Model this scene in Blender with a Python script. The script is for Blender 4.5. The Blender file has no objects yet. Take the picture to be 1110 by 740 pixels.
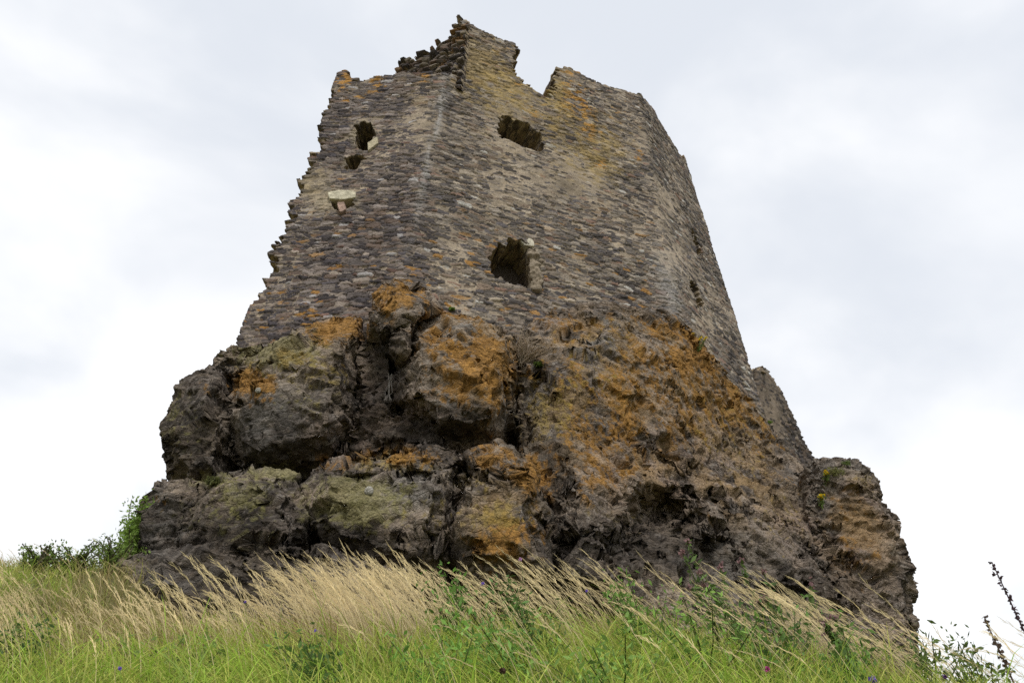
import bpy, math, random
import numpy as np
from mathutils import Matrix, Vector

random.seed(7); rng = np.random.default_rng(7)
scn = bpy.context.scene
COL = scn.collection

# ------------------------------------------------------------------ camera
F = 700.0; PITCH = math.radians(36.0)
cP, sP = math.cos(PITCH), math.sin(PITCH)
def at(u, v, Y):
    cx = (u-555)/F; cy = (370-v)/F
    fw = cP-cy*sP; up = sP+cy*cP
    return np.array([cx/fw*Y, Y, up/fw*Y])
def proj(P):
    x, y, z = P[..., 0], P[..., 1], P[..., 2]
    d = np.maximum(y*cP+z*sP, 1e-3); up = -y*sP+z*cP
    return 555+F*x/d, 370-F*up/d
cam = bpy.data.cameras.new('camera'); camo = bpy.data.objects.new('camera', cam)
COL.objects.link(camo); cam.sensor_width = 36; cam.lens = F/1110*36
camo.rotation_euler = (math.pi/2+PITCH, 0, 0); cam.clip_end = 3000; cam.clip_start = .05
scn.camera = camo

# ------------------------------------------------------------------ numpy noise
def hsh(ix, iy, iz, s=0):
    h = (ix.astype(np.int64)*374761393 + iy.astype(np.int64)*668265263 + iz.astype(np.int64)*2147483647 + s*1274126177) & 0xffffffff
    h = ((h ^ (h >> 13))*1274126177) & 0xffffffff
    h = ((h ^ (h >> 16))*2246822519) & 0xffffffff
    h = h ^ (h >> 15)
    return (h & 0xffffff)/float(0x1000000)
def vnoise(p, s=0):
    i = np.floor(p).astype(np.int64); f = p-i; f = f*f*f*(f*(f*6-15)+10)
    r = 0
    for dx in (0, 1):
        wx = f[:, 0] if dx else 1-f[:, 0]
        for dy in (0, 1):
            wy = f[:, 1] if dy else 1-f[:, 1]
            for dz in (0, 1):
                wz = f[:, 2] if dz else 1-f[:, 2]
                r = r + wx*wy*wz*hsh(i[:, 0]+dx, i[:, 1]+dy, i[:, 2]+dz, s)
    return r
def fbm(p, o=4, s=0, g=.5):
    a = 1; r = 0; t = 0
    for k in range(o):
        r = r+a*vnoise(p*2**k+17.3*k, s+k); t += a; a *= g
    return r/t
def worley(p, s=0, jit=1.0):
    i = np.floor(p).astype(np.int64)
    n = len(p); F1 = np.full(n, 9.); F2 = np.full(n, 9.); C = np.zeros((n, 3)); I = np.zeros((n, 3), np.int64)
    for dx in (-1, 0, 1):
        for dy in (-1, 0, 1):
            for dz in (-1, 0, 1):
                ci = i+np.array([dx, dy, dz])
                c = np.stack([ci[:, k]+.5+jit*(hsh(ci[:, 0], ci[:, 1], ci[:, 2], s+k+1)-.5) for k in range(3)], 1)
                d = np.sqrt(((p-c)**2).sum(1))
                m = d < F1
                F2 = np.where(m, F1, np.minimum(F2, d)); F1 = np.where(m, d, F1)
                C[m] = c[m]; I[m] = ci[m]
    return F1, F2, C, I
def sst(a, b, x):
    t = np.clip((x-a)/(b-a), 0, 1); return t*t*(3-2*t)
def inpoly(u, v, poly):
    r = np.zeros(u.shape, bool); n = len(poly)
    for k in range(n):
        x0, y0 = poly[k]; x1, y1 = poly[(k+1) % n]
        if y0 == y1: continue
        c = ((y0 > v) != (y1 > v)) & (u < (x1-x0)*(v-y0)/(y1-y0)+x0)
        r ^= c
    return r
def segdist(u, v, pts):
    d = np.full(u.shape, 1e9)
    for (x0, y0), (x1, y1) in zip(pts[:-1], pts[1:]):
        dx, dy = x1-x0, y1-y0
        t = np.clip(((u-x0)*dx+(v-y0)*dy)/(dx*dx+dy*dy+1e-9), 0, 1)
        d = np.minimum(d, np.hypot(u-x0-t*dx, v-y0-t*dy))
    return d

# ------------------------------------------------------------------ object helpers
def tag(o, label=None, cat=None, group=None, kind=None):
    if label: o['label'] = label
    if cat: o['category'] = cat
    if group: o['group'] = group
    if kind: o['kind'] = kind
    return o
def thing(name, loc, label, cat, group=None):
    o = bpy.data.objects.new(name, None); COL.objects.link(o)
    o.location = [float(q) for q in loc]; o.empty_display_size = .2
    return tag(o, label, cat, group)
def mesh_obj(name, V, faces, mat, parent=None, cols=None, smooth=True, origin=None):
    """V world coords (n,3); faces (m,k) int array or list of lists"""
    V = np.asarray(V, float)
    if parent is not None and origin is None:
        origin = WORLD.get(parent.name, np.zeros(3)); 
    if origin is None: origin = np.zeros(3)
    me = bpy.data.meshes.new(name)
    if isinstance(faces, np.ndarray):
        groups = [faces]
    elif faces and isinstance(faces[0], np.ndarray) and faces[0].ndim == 2:
        groups = faces
    else:
        groups = None
    L = V-origin
    if groups is None:
        me.from_pydata(L.tolist(), [], [list(map(int, f)) for f in faces])
    else:
        groups = [g for g in groups if len(g)]
        nl = sum(g.size for g in groups); nf = sum(len(g) for g in groups)
        me.vertices.add(len(L)); me.vertices.foreach_set('co', L.astype(np.float32).ravel())
        me.loops.add(nl); me.loops.foreach_set('vertex_index', np.concatenate([g.ravel() for g in groups]).astype(np.int32))
        me.polygons.add(nf)
        tot = np.concatenate([np.full(len(g), g.shape[1], np.int32) for g in groups])
        me.polygons.foreach_set('loop_start', (np.cumsum(tot)-tot).astype(np.int32))
        me.update(calc_edges=True)
        me.validate()
    if cols is not None:
        c = np.ones((len(V), 4), np.float32); c[:, :3] = cols
        a = me.color_attributes.new('Col', 'FLOAT_COLOR', 'POINT'); a.data.foreach_set('color', c.ravel())
    if smooth: me.polygons.foreach_set('use_smooth', np.ones(len(me.polygons), bool))
    me.materials.append(mat)
    o = bpy.data.objects.new(name, me); COL.objects.link(o)
    if parent is not None: o.parent = parent
    else: o.location = [float(q) for q in origin]
    return o
WORLD = {}
def root(name, loc, label, cat, group=None):
    o = thing(name, loc, label, cat, group); WORLD[o.name] = np.array(loc, float); return o

# ------------------------------------------------------------------ materials
def newmat(name):
    m = bpy.data.materials.new(name); m.use_nodes = True
    nt = m.node_tree; nt.nodes.clear()
    out = nt.nodes.new('ShaderNodeOutputMaterial'); b = nt.nodes.new('ShaderNodeBsdfPrincipled')
    nt.links.new(b.outputs[0], out.inputs[0])
    return m, nt, b, out
def stone_mat(name, scale=1.0, bump=.6, contrast=.5, rough=.92, crack=False):
    m, nt, b, out = newmat(name); N = nt.nodes.new; Lk = nt.links.new
    at_ = N('ShaderNodeVertexColor'); at_.layer_name = 'Col'
    tc = N('ShaderNodeTexCoord')
    n1 = N('ShaderNodeTexNoise'); n1.inputs['Scale'].default_value = 24*scale; n1.inputs['Detail'].default_value = 9; n1.inputs['Roughness'].default_value = .72
    n2 = N('ShaderNodeTexNoise'); n2.inputs['Scale'].default_value = 75*scale; n2.inputs['Detail'].default_value = 5; n2.inputs['Roughness'].default_value = .7
    Lk(tc.outputs['Object'], n1.inputs['Vector']); Lk(tc.outputs['Object'], n2.inputs['Vector'])
    mr = N('ShaderNodeMapRange'); mr.inputs[1].default_value = .3; mr.inputs[2].default_value = .7; mr.inputs[3].default_value = 1-contrast; mr.inputs[4].default_value = 1+contrast
    Lk(n1.outputs['Fac'], mr.inputs[0])
    mx = N('ShaderNodeVectorMath'); mx.operation = 'SCALE'
    Lk(at_.outputs['Color'], mx.inputs[0]); Lk(mr.outputs[0], mx.inputs['Scale'])
    Lk(mx.outputs[0], b.inputs['Base Color'])
    b.inputs['Roughness'].default_value = rough; b.inputs['Specular IOR Level'].default_value = .25
    ad = N('ShaderNodeMath'); ad.operation = 'MULTIPLY_ADD'; ad.inputs[1].default_value = .4
    Lk(n2.outputs['Fac'], ad.inputs[0]); Lk(n1.outputs['Fac'], ad.inputs[2])
    hsrc = ad
    if crack:
        dis = N('ShaderNodeVectorMath'); dis.operation = 'MULTIPLY_ADD'; dis.inputs[1].default_value = (.10, .10, .10)
        nv = N('ShaderNodeTexNoise'); nv.inputs['Scale'].default_value = 5; nv.inputs['Detail'].default_value = 4; Lk(tc.outputs['Object'], nv.inputs['Vector'])
        Lk(nv.outputs['Color'], dis.inputs[0]); Lk(tc.outputs['Object'], dis.inputs[2])
        mpp = N('ShaderNodeMapping'); mpp.inputs['Scale'].default_value = (1, 1, 1.7); mpp.inputs['Rotation'].default_value = (0, .35, 0); Lk(dis.outputs[0], mpp.inputs[0])
        for scl, amt in ((4.5, 1.1), (12, .6)):
            vo = N('ShaderNodeTexVoronoi'); vo.feature = 'DISTANCE_TO_EDGE'; vo.inputs['Scale'].default_value = scl; Lk(mpp.outputs[0], vo.inputs['Vector'])
            m1 = N('ShaderNodeMapRange'); m1.inputs[1].default_value = 0; m1.inputs[2].default_value = .09; m1.inputs[3].default_value = 0; m1.inputs[4].default_value = amt
            Lk(vo.outputs['Distance'], m1.inputs[0])
            a2 = N('ShaderNodeMath'); a2.operation = 'ADD'; Lk(hsrc.outputs[0], a2.inputs[0]); Lk(m1.outputs[0], a2.inputs[1]); hsrc = a2
    bp = N('ShaderNodeBump'); bp.inputs['Strength'].default_value = bump; bp.inputs['Distance'].default_value = .028
    Lk(hsrc.outputs[0], bp.inputs['Height']); Lk(bp.outputs[0], b.inputs['Normal'])
    return m
def leaf_mat(name, trans=.3, rough=.6):
    m, nt, b, out = newmat(name); N = nt.nodes.new; Lk = nt.links.new
    a = N('ShaderNodeVertexColor'); a.layer_name = 'Col'
    b.inputs['Roughness'].default_value = rough; b.inputs['Specular IOR Level'].default_value = .25
    Lk(a.outputs['Color'], b.inputs['Base Color'])
    t = N('ShaderNodeBsdfTranslucent'); Lk(a.outputs['Color'], t.inputs['Color'])
    mx = N('ShaderNodeMixShader'); mx.inputs[0].default_value = trans
    Lk(b.outputs[0], mx.inputs[1]); Lk(t.outputs[0], mx.inputs[2]); Lk(mx.outputs[0], out.inputs[0])
    return m
M_WALL = stone_mat('rubble_masonry', 1.0, .5, .45)
M_ROCK = stone_mat('weathered_rock', 1.3, .75, .55, crack=True)
M_LEAF = leaf_mat('leaves', .4)
M_GRASS = leaf_mat('grass_blades', .45, .45)
M_DRY = leaf_mat('dry_stalks', .25, .7)
M_SOIL = stone_mat('soil', .5, .8, .4)

C = lambda *a: np.array(a, float)
LICH_O = C(.39, .20, .045); LICH_Y = C(.35, .255, .07); OLIVE = C(.17, .155, .055)

# ------------------------------------------------------------------ the tower walls
# each corner of the keep is a line given by its foot and its head
EDGE = {
 'L':  (at(255, 372, 11.6), at(366, 78, 11.6)),
 'C1': (at(428, 330, 11.35), at(483, 82, 11.5)),
 'C2': (at(735, 350, 13.9), at(692, 103, 14.0)),
 'C3': (at(813, 400, 17.0), at(743, 175, 17.0)),
 'R1': (C(4.0, 21.5, 10), C(4.0, 21.4, 20)),
 'R2': (C(-5.2, 17.5, 10), C(-5.0, 17.4, 20)),
}
def edge_at(k, z):
    a, b = EDGE[k]; t = (z-a[2])/(b[2]-a[2])
    return a[None, :]*(1-t[:, None])+b[None, :]*t[:, None]

WLICH = [(560, 110, 60, 'y', .6), (640, 160, 60, 'y', .65), (450, 100, 45, 'y', .4), (590, 95, 60, 'y', .6), (670, 130, 40, 'o', .35), (540, 60, 30, 'o', .4), (620, 92, 25, 'o', .55), (400, 90, 40, 'o', .4), (340, 200, 30, 'y', .5), (540, 180, 70, 'y', .3), (375, 88, 16, 'o', .8), (405, 82, 25, 'o', .7), (460, 80, 18, 'o', .6), (375, 108, 8, 'o', .7), (385, 130, 10, 'o', .4),
         (520, 70, 35, 'y', .9), (545, 90, 30, 'y', .8), (585, 115, 30, 'o', .45), (625, 115, 28, 'o', .75), (650, 170, 40, 'y', .7), (640, 140, 18, 'o', .7), (650, 180, 9, 'o', .8), (610, 130, 30, 'y', .7),
         (600, 100, 18, 'y', .8), (560, 95, 22, 'o', .4), (690, 170, 10, 'o', .6), (505, 95, 25, 'y', .5), (400, 100, 40, 'y', .3), (395, 165, 12, 'o', .5), (370, 195, 10, 'o', .6),
         (300, 330, 45, 'o', .42), (330, 340, 45, 'o', .35), (280, 370, 30, 'o', .45), (345, 365, 30, 'o', .45), (650, 300, 40, 'o', .25), (470, 330, 40, 'o', .35), (700, 290, 20, 'o', .3), (495, 340, 26, 'o', .5),
         (360, 275, 40, 'o', .25), (540, 340, 30, 'o', .3)]

def masonry(corners, z0, z1, res, seed, cull=None, holes=(), rim=1.3, mscale=1.0, bigp=.17, tint=1.0, extra=0.0):
    """one strip of rubble wall wrapped round the given corner lines -> V, cols, faces(nz,na index), colranges"""
    nz = int((z1-z0)/res)+1; z = np.linspace(z0, z1, nz)
    zm = np.array([(z0+z1)/2]); pm = [edge_at(k, zm)[0] for k in corners]
    lens = [np.linalg.norm(pm[i+1]-pm[i]) for i in range(len(pm)-1)]
    s = []; seg = []; breaks = [0]; tot = 0
    for i, l in enumerate(lens):
        n = max(2, int(l/res)); t = np.arange(n)/n
        s += list(tot+t*l); seg += [(i, q) for q in t]; tot += l; breaks.append(len(s))
    s.append(tot); seg.append((len(lens)-1, 1.0)); breaks[-1] = len(s)-1
    s = np.array(s); na = len(s)
    E = [edge_at(k, z) for k in corners]
    P = np.zeros((nz, na, 3))
    for j, (i, q) in enumerate(seg): P[:, j] = E[i]*(1-q)+E[i+1]*q
    # soften corners
    r = max(1, int(.07/res)); base = P.copy()
    for (b0) in breaks[1:-1]:
        for j in range(b0-r, b0+r+1):
            w = 1-abs(j-b0)/(r+1)
            P[:, j] = base[:, j]*(1-.5*w)+.5*w*(base[:, max(0, j-r)]+base[:, min(na-1, j+r)])/2
    dS = np.gradient(P, axis=1); dZ = np.gradient(P, axis=0)
    Nn = np.cross(dS, dZ); Nn /= np.linalg.norm(Nn, axis=2, keepdims=True)
    A, Z = np.meshgrid(s, z); A = A.ravel(); Z = Z.ravel(); n = len(A); Pf = P.reshape(-1, 3); Nf = Nn.reshape(-1, 3)
    q3 = np.stack([A, Z, np.full(n, seed*3.1)], 1)
    # warped rows of flat rubble
    wa = A+.10*(vnoise(q3*C(3, 5, 1), seed)-.5)+.05*(vnoise(q3*C(11, 11, 1), seed+1)-.5)
    wz = Z+.07*(vnoise(q3*C(2.2, 2.2, 1), seed+2)-.5)+.045*(vnoise(q3*C(9, 9, 1), seed+3)-.5)+.10*(vnoise(q3*C(.6, .6, 1), seed+5)-.5)
    size = np.where(vnoise(q3*C(.35, .5, 1), seed+9) > .55, 1.0, 1.0)
    ca, cz = .205*mscale, .078*mscale
    X = wa/ca; Y = wz/cz
    iy0 = np.floor(Y).astype(np.int64)
    F1 = np.full(n, 9.); F2 = np.full(n, 9.); ID = np.zeros((n, 2), np.int64); CC = np.zeros((n, 2))
    zero = np.zeros(n, np.int64)
    for dy in (-1, 0, 1):
        iy = iy0+dy
        off = hsh(iy, zero, zero, seed+20)
        ix0 = np.floor(X+off).astype(np.int64)
        for dx in (-2, -1, 0, 1, 2):
            ix = ix0+dx
            h1 = hsh(ix, iy, zero, seed+21); h2 = hsh(ix, iy, zero, seed+22); h3 = hsh(ix, iy, zero, seed+23)
            cx = ix+.5-off+.85*(h1-.5); cy = iy+.5+.62*(h2-.5)
            w = .62+1.0*h3*h3
            d = (np.abs(X-cx)**2.8+np.abs((Y-cy)*1.15)**2.8+1e-6)**(1/2.8)/w
            m = d < F1
            F2 = np.where(m, F1, np.minimum(F2, d)); F1 = np.where(m, d, F1)
            ID[m, 0] = ix[m]; ID[m, 1] = iy[m]; CC[m, 0] = cx[m]*ca; CC[m, 1] = cy[m]*cz
    e = (F2-F1)
    # here and there a big stone
    cb, cy2 = ca*2.0, cz*2.1
    p2 = np.stack([wa/cb+.5*hsh(np.floor(wz/cy2).astype(np.int64), zero, zero, seed+26), wz/cy2, zero], 1)
    p2 = p2+.25*np.stack([vnoise(q3*C(7, 9, 1), seed+27)-.5, vnoise(q3*C(7, 9, 1), seed+28)-.5, zero], 1)
    i2 = np.floor(p2).astype(np.int64); f2_ = p2-i2; hb = hsh(i2[:, 0], i2[:, 1], zero, seed+29)
    eb = np.minimum(np.minimum(f2_[:, 0], 1-f2_[:, 0])*2.0, np.minimum(f2_[:, 1], 1-f2_[:, 1]))-.06-.10*hsh(i2[:, 0], i2[:, 1], zero, seed+19)
    isb = (hb < bigp) & (eb > -.03)
    e = np.where(isb, np.maximum(eb*1.6, 0), e)
    ID[isb] = i2[isb][:, :2]+70000
    bx = (i2[:, 0]+.5-.5*hsh(i2[:, 1], zero, zero, seed+26))*cb; bz_ = (i2[:, 1]+.5)*cy2
    CC[isb, 0] = bx[isb]; CC[isb, 1] = bz_[isb]
    H = [hsh(ID[:, 0], ID[:, 1], zero, seed+30+k) for k in range(9)]
    U, Vp = proj(Pf)
    stone = sst(.03, .13, e)*(.018+.036*H[0]**1.5)+((A-CC[:, 0])*(H[1]-.5)*.12+(Z-CC[:, 1])*(H[2]-.35)*.3)
    stone = stone+.018*(vnoise(q3*C(22, 30, 1), seed+6)-.5)+extra*(H[8]-.4)
    deep = H[3] > .965
    stone = np.where(deep, -.06, stone)
    # how far the mortar is still standing
    mz = fbm(q3*C(.5, .45, 1), 4, seed+40)
    # B face: plenty of mortar in the middle height, little low down and at the left
    bz = np.zeros(n)
    bz += .55*sst(470, 560, U)*sst(330, 230, Vp)+.30*sst(700, 725, U)
    bz += .7*np.exp(-((U-345)/22)**2-((Vp-215)/22)**2)+.6*np.exp(-((U-395)/20)**2-((Vp-140)/30)**2)+.45*np.exp(-((U-465+(Vp-150)*-.2)/16)**2)
    bz += .3*np.exp(-((U-330)/18)**2-((Vp-190)/60)**2)
    ml = .012+.034*np.clip((mz-.5)*3.2+bz*1.0-.40, -.9, 1.0)
    ml = ml+.03*(fbm(q3*C(6, 8, 1), 3, seed+44)-.5)
    ism = sst(-.004, .010, ml-stone)
    hgt = np.maximum(stone, ml)
    big = .16*(fbm(q3*C(.7, .7, 1), 3, seed+50)-.5)
    hgt = hgt+big
    Pd = Pf+Nf*hgt[:, None]
    # colours of the stones
    pal = 1.2*np.array([[.055, .047, .043], [.100, .086, .074], [.155, .128, .102], [.205, .176, .145], [.145, .108, .080], [.28, .235, .18], [.17, .108, .08], [.080, .071, .071]])
    pw = np.array([.22, .22, .17, .11, .13, .05, .02, .08]); cw = np.cumsum(pw/pw.sum())
    sc = pal[np.minimum(np.searchsorted(cw, H[4]), len(pal)-1)]*(.75+.55*H[5])[:, None]
    pale = H[6] > .985; sc[pale] = C(.42, .40, .36)
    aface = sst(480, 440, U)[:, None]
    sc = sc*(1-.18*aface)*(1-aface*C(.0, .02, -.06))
    mc = C(.335, .272, .198)*(.62+.75*fbm(q3*C(4, 4, 1), 4, seed+60))[:, None]
    dm = sst(.35, .75, fbm(q3*C(.8, .8, 1), 3, seed+61))[:, None]
    mc = mc*(1-.30*dm)
    col = sc*(1-ism[:, None])+mc*ism[:, None]
    # lichen
    ln = fbm(q3*C(3.2, 6, 1), 5, seed+70, .62)
    for (u, v, rr, k, a) in WLICH:
        g = a*np.exp(-(((U-u)/rr)**2+((Vp-v)/rr)**2))
        if k == 'o':
            w = .9*sst(.55, .68, g*.42+ln*.56+.30*(H[7]-.5))*np.minimum(1, g*2.2)
            col = col*(1-w[:, None])+LICH_O*(.7+.6*H[5])[:, None]*w[:, None]
        else:
            w = sst(.44, .72, g*.50+ln*.60+.15*(H[7]-.5))*np.minimum(1, g*1.8)*.55
            col = col*(1-w[:, None])+C(.37, .265, .095)*(.5+.6*H[5])[:, None]*w[:, None]
    lone = sst(.955, .965, H[7]+.03*sst(360, 290, U))*sst(200, 290, Vp)*sst(735, 700, U)
    col = col*(1-.8*lone[:, None])+LICH_O*.9*.8*lone[:, None]
    # faint pale lime streak down the corner
    st = .8*np.exp(-((U-(485-(Vp-82)*.222))/5)**2)*sst(330, 90, Vp)*sst(.35, .65, fbm(q3*C(5, 1.2, 1), 4, seed+80))
    st += .55*np.exp(-((U-722-(Vp-310)*.25)/12)**2-((Vp-315)/38)**2)
    st = np.clip(st, 0, 1)[:, None]
    col = col*(1-st)+C(.36, .34, .32)*st
    for (u, v, ru, rv, a) in ((394, 147, 15, 17, .75), (366, 219, 26, 13, .6), (350, 212, 16, 26, .35), (382, 176, 14, 8, .4), (575, 288, 14, 24, .45), (332, 190, 10, 30, .35)):
        g = a*sst(1.2, .5, np.hypot((U-u)/ru, (Vp-v)/rv)+.5*(fbm(q3*C(7, 9, 1), 3, seed+85)-.5))[:, None]
        col = col*(1-g)+C(.36, .30, .205)*(.55+.8*H[5])[:, None]*g
    col = col*tint
    keep = np.ones(n, bool)
    if cull is not None:
        cA, cZ = CC[:, 0], CC[:, 1]
        ja = np.clip(np.searchsorted(s, cA), 0, na-1); jz = np.clip(((cZ-z0)/(z1-z0)*(nz-1)).astype(int), 0, nz-1)
        cu, cv = proj(P[jz, ja]); cu = cu+12*(fbm(np.stack([cZ*.9, cZ*0, cZ*0], 1), 3, seed+7)-.5)*sst(480, 380, cu)+13*(hsh(np.floor(cZ/.5+cA*0).astype(np.int64), zero, zero, seed+8)-.5)*sst(440, 360, cu)*sst(8.2, 9.2, cZ)
        keep &= inpoly(cu, cv, cull)
    hu = U+6*(vnoise(q3*C(8, 10, 1), seed+90)-.5); hv = Vp+6*(vnoise(q3*C(6, 6, 1), seed+91)-.5)
    for hp in holes: keep &= ~inpoly(hu, hv, hp)
    kg = keep.reshape(nz, na)
    fk = kg[:-1, :-1] & kg[1:, :-1] & kg[:-1, 1:] & kg[1:, 1:]
    idx = np.arange(n).reshape(nz, na)
    return dict(P=Pd, N=Nf, col=col, idx=idx, fk=fk, breaks=breaks, res=res, rim=rim, seed=seed, q3=q3)

def wall_part(W, j0, j1, name, parent, mat=M_WALL, skip_sides=()):
    idx = W['idx'][:, j0:j1+1]; fk = W['fk'][:, j0:j1]
    I, J = np.nonzero(fk)
    q = np.stack([idx[I, J], idx[I, J+1], idx[I+1, J+1], idx[I+1, J]], 1)
    # rim: boundary edges of the kept faces pushed back into the wall
    pad = np.zeros((fk.shape[0]+2, fk.shape[1]+2), bool); pad[1:-1, 1:-1] = fk
    if 'l' in skip_sides: pad[1:-1, 0] = fk[:, 0]
    if 'r' in skip_sides: pad[1:-1, -1] = fk[:, -1]
    pad[0, 1:-1] = fk[0]
    ed = []
    for (di, dj, a, b) in ((-1, 0, (0, 0), (0, 1)), (1, 0, (1, 1), (1, 0)), (0, -1, (1, 0), (0, 0)), (0, 1, (0, 1), (1, 1))):
        m = fk & ~pad[1+di:pad.shape[0]-1+di, 1+dj:pad.shape[1]-1+dj]
        i, j = np.nonzero(m)
        ed.append(np.stack([idx[i+a[0], j+a[1]], idx[i+b[0], j+b[1]]], 1))
    ed = np.concatenate(ed)
    used = np.unique(q); V = W['P'][used]; cc = W['col'][used]
    mp = np.full(len(W['P']), -1); mp[used] = np.arange(len(used)); q = mp[q]
    faces = [q]
    if len(ed):
        bv = np.unique(ed); loc = np.full(len(W['P']), -1); loc[bv] = np.arange(len(bv))
        prev = mp[bv]; Vs = [V]; cs = [cc]; cnt = len(V)
        bp = W['P'][bv]; bn = W['N'][bv]
        steps = [.06, .14, .24, .36, .5, .66, .85, 1.05, 1.3]
        for k, d in enumerate(steps):
            d *= W['rim']/1.3
            p = bp-bn*d
            f = (k+1)/len(steps)
            off = np.stack([vnoise(p*9+k*3.3, 5+k)-.5, vnoise(p*9+9.1, 25)-.5, vnoise(p*11+4.2+k*1.7, 35)-.5], 1)*.09*min(1, .5+k*.3)
            p = p+off
            nz_ = fbm(p*7, 3, 77)
            c = np.where((nz_ > .48)[:, None], C(.33, .26, .17), C(.13, .105, .085))*(.6+.8*vnoise(p*16, 3))[:, None]
            Vs.append(p); cs.append(c); cur = cnt+np.arange(len(bv)); cnt += len(bv)
            faces.append(np.stack([prev[loc[ed[:, 1]]], prev[loc[ed[:, 0]]], cur[loc[ed[:, 0]]], cur[loc[ed[:, 1]]]], 1))
            prev = cur
        V = np.concatenate(Vs); cc = np.concatenate(cs)
    return mesh_obj(name, V, faces, mat, parent, cc, smooth=False)

SIL = [(366, 77), (374, 75), (382, 80), (388, 89), (398, 86), (432, 80), (484, 81), (494, 82), (500, 62), (508, 45), (499, 22), (508, 25), (522, 33), (545, 45), (562, 50),
       (557, 64), (558, 80), (575, 95), (590, 106), (598, 103), (601, 84), (606, 76), (617, 76), (640, 87), (665, 96), (692, 102), (706, 117), (720, 143), (739, 170), (760, 178), (900, 400), (900, 600), (200, 600),
       (215, 430), (258, 372), (266, 350), (272, 330), (287, 328), (293, 308), (300, 290), (304, 272), (312, 240), (320, 222), (326, 200), (336, 180), (343, 160), (350, 130), (359, 105), (364, 92)]
W_UP = [(541, 127), (556, 128), (587, 143), (589, 167), (570, 162), (541, 147)]
W_LOW = [(531, 277), (541, 265), (547, 269), (552, 259), (566, 260), (574, 270), (585, 300), (577, 314), (553, 307), (534, 299)]
W_LEFT = [(386, 136), (402, 132), (406, 147), (398, 162), (385, 161)]
H_LEFT = [(374, 172), (390, 166), (396, 173), (388, 181), (375, 183)]
H_CORB = [(360, 216), (383, 216), (382, 226), (374, 231), (362, 228)]
SLIT1 = [(746, 250), (752, 250), (760, 276), (756, 279)]
SLIT2 = [(745, 308), (752, 306), (762, 330), (757, 334)]

tower = root('ruined_tower', (0.5, 14, 8.0), 'tall ruined rubble stone castle keep with broken gable on top of the crag', 'castle tower')
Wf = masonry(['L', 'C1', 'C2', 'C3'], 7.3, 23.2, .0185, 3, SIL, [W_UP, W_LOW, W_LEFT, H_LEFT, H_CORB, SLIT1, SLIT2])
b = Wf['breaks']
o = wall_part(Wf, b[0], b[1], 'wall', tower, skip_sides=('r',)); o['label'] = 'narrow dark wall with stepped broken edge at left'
o = wall_part(Wf, b[1], b[2], 'wall', tower, skip_sides=('l', 'r')); o['label'] = 'broad wall with two large window holes'
o = wall_part(Wf, b[2], b[3], 'wall', tower, skip_sides=('l',)); o['label'] = 'side wall with slits seen at a glancing angle'
EDGE['L'] = (EDGE['L'][0]+C(.35, .15, 0), EDGE['L'][1]+C(.35, .15, 0))
Wr = masonry(['C3', 'R1', 'R2', 'L'], 5.5, 21.3, .07, 11, None, ())
zz = Wr['P'][:, 2].reshape(Wr['idx'].shape); sA = Wr['q3'][:, 0].reshape(zz.shape)
topz = 18.2+1.6*(np.floor(vnoise(np.stack([sA.ravel()*.5, 0*sA.ravel(), 0*sA.ravel()], 1), 4)*6)/6).reshape(zz.shape)
topz = np.where(sA < 1.2, 21.3, topz); topz = np.where(sA > sA.max()-1.0, 17.5, topz)
Wr['fk'] &= (zz < topz)[:-1, :-1]
o = wall_part(Wr, 0, Wr['idx'].shape[1]-1, 'rear_wall', tower, skip_sides=('l', 'r'))

# inner core: added solid closing the window recesses, blocks light so the inside stays dark
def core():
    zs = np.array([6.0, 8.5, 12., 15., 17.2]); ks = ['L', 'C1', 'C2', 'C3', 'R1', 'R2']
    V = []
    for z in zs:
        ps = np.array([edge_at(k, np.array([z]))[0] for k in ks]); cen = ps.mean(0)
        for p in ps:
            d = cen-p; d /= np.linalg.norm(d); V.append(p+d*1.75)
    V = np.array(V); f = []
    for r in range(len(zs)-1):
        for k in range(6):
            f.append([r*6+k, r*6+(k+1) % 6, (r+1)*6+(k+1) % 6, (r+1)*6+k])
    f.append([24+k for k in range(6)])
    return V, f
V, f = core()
mesh_obj('light_block_core', V, f, M_WALL, tower, np.tile(C(.10, .08, .065), (len(V), 1)), smooth=False)

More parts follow.
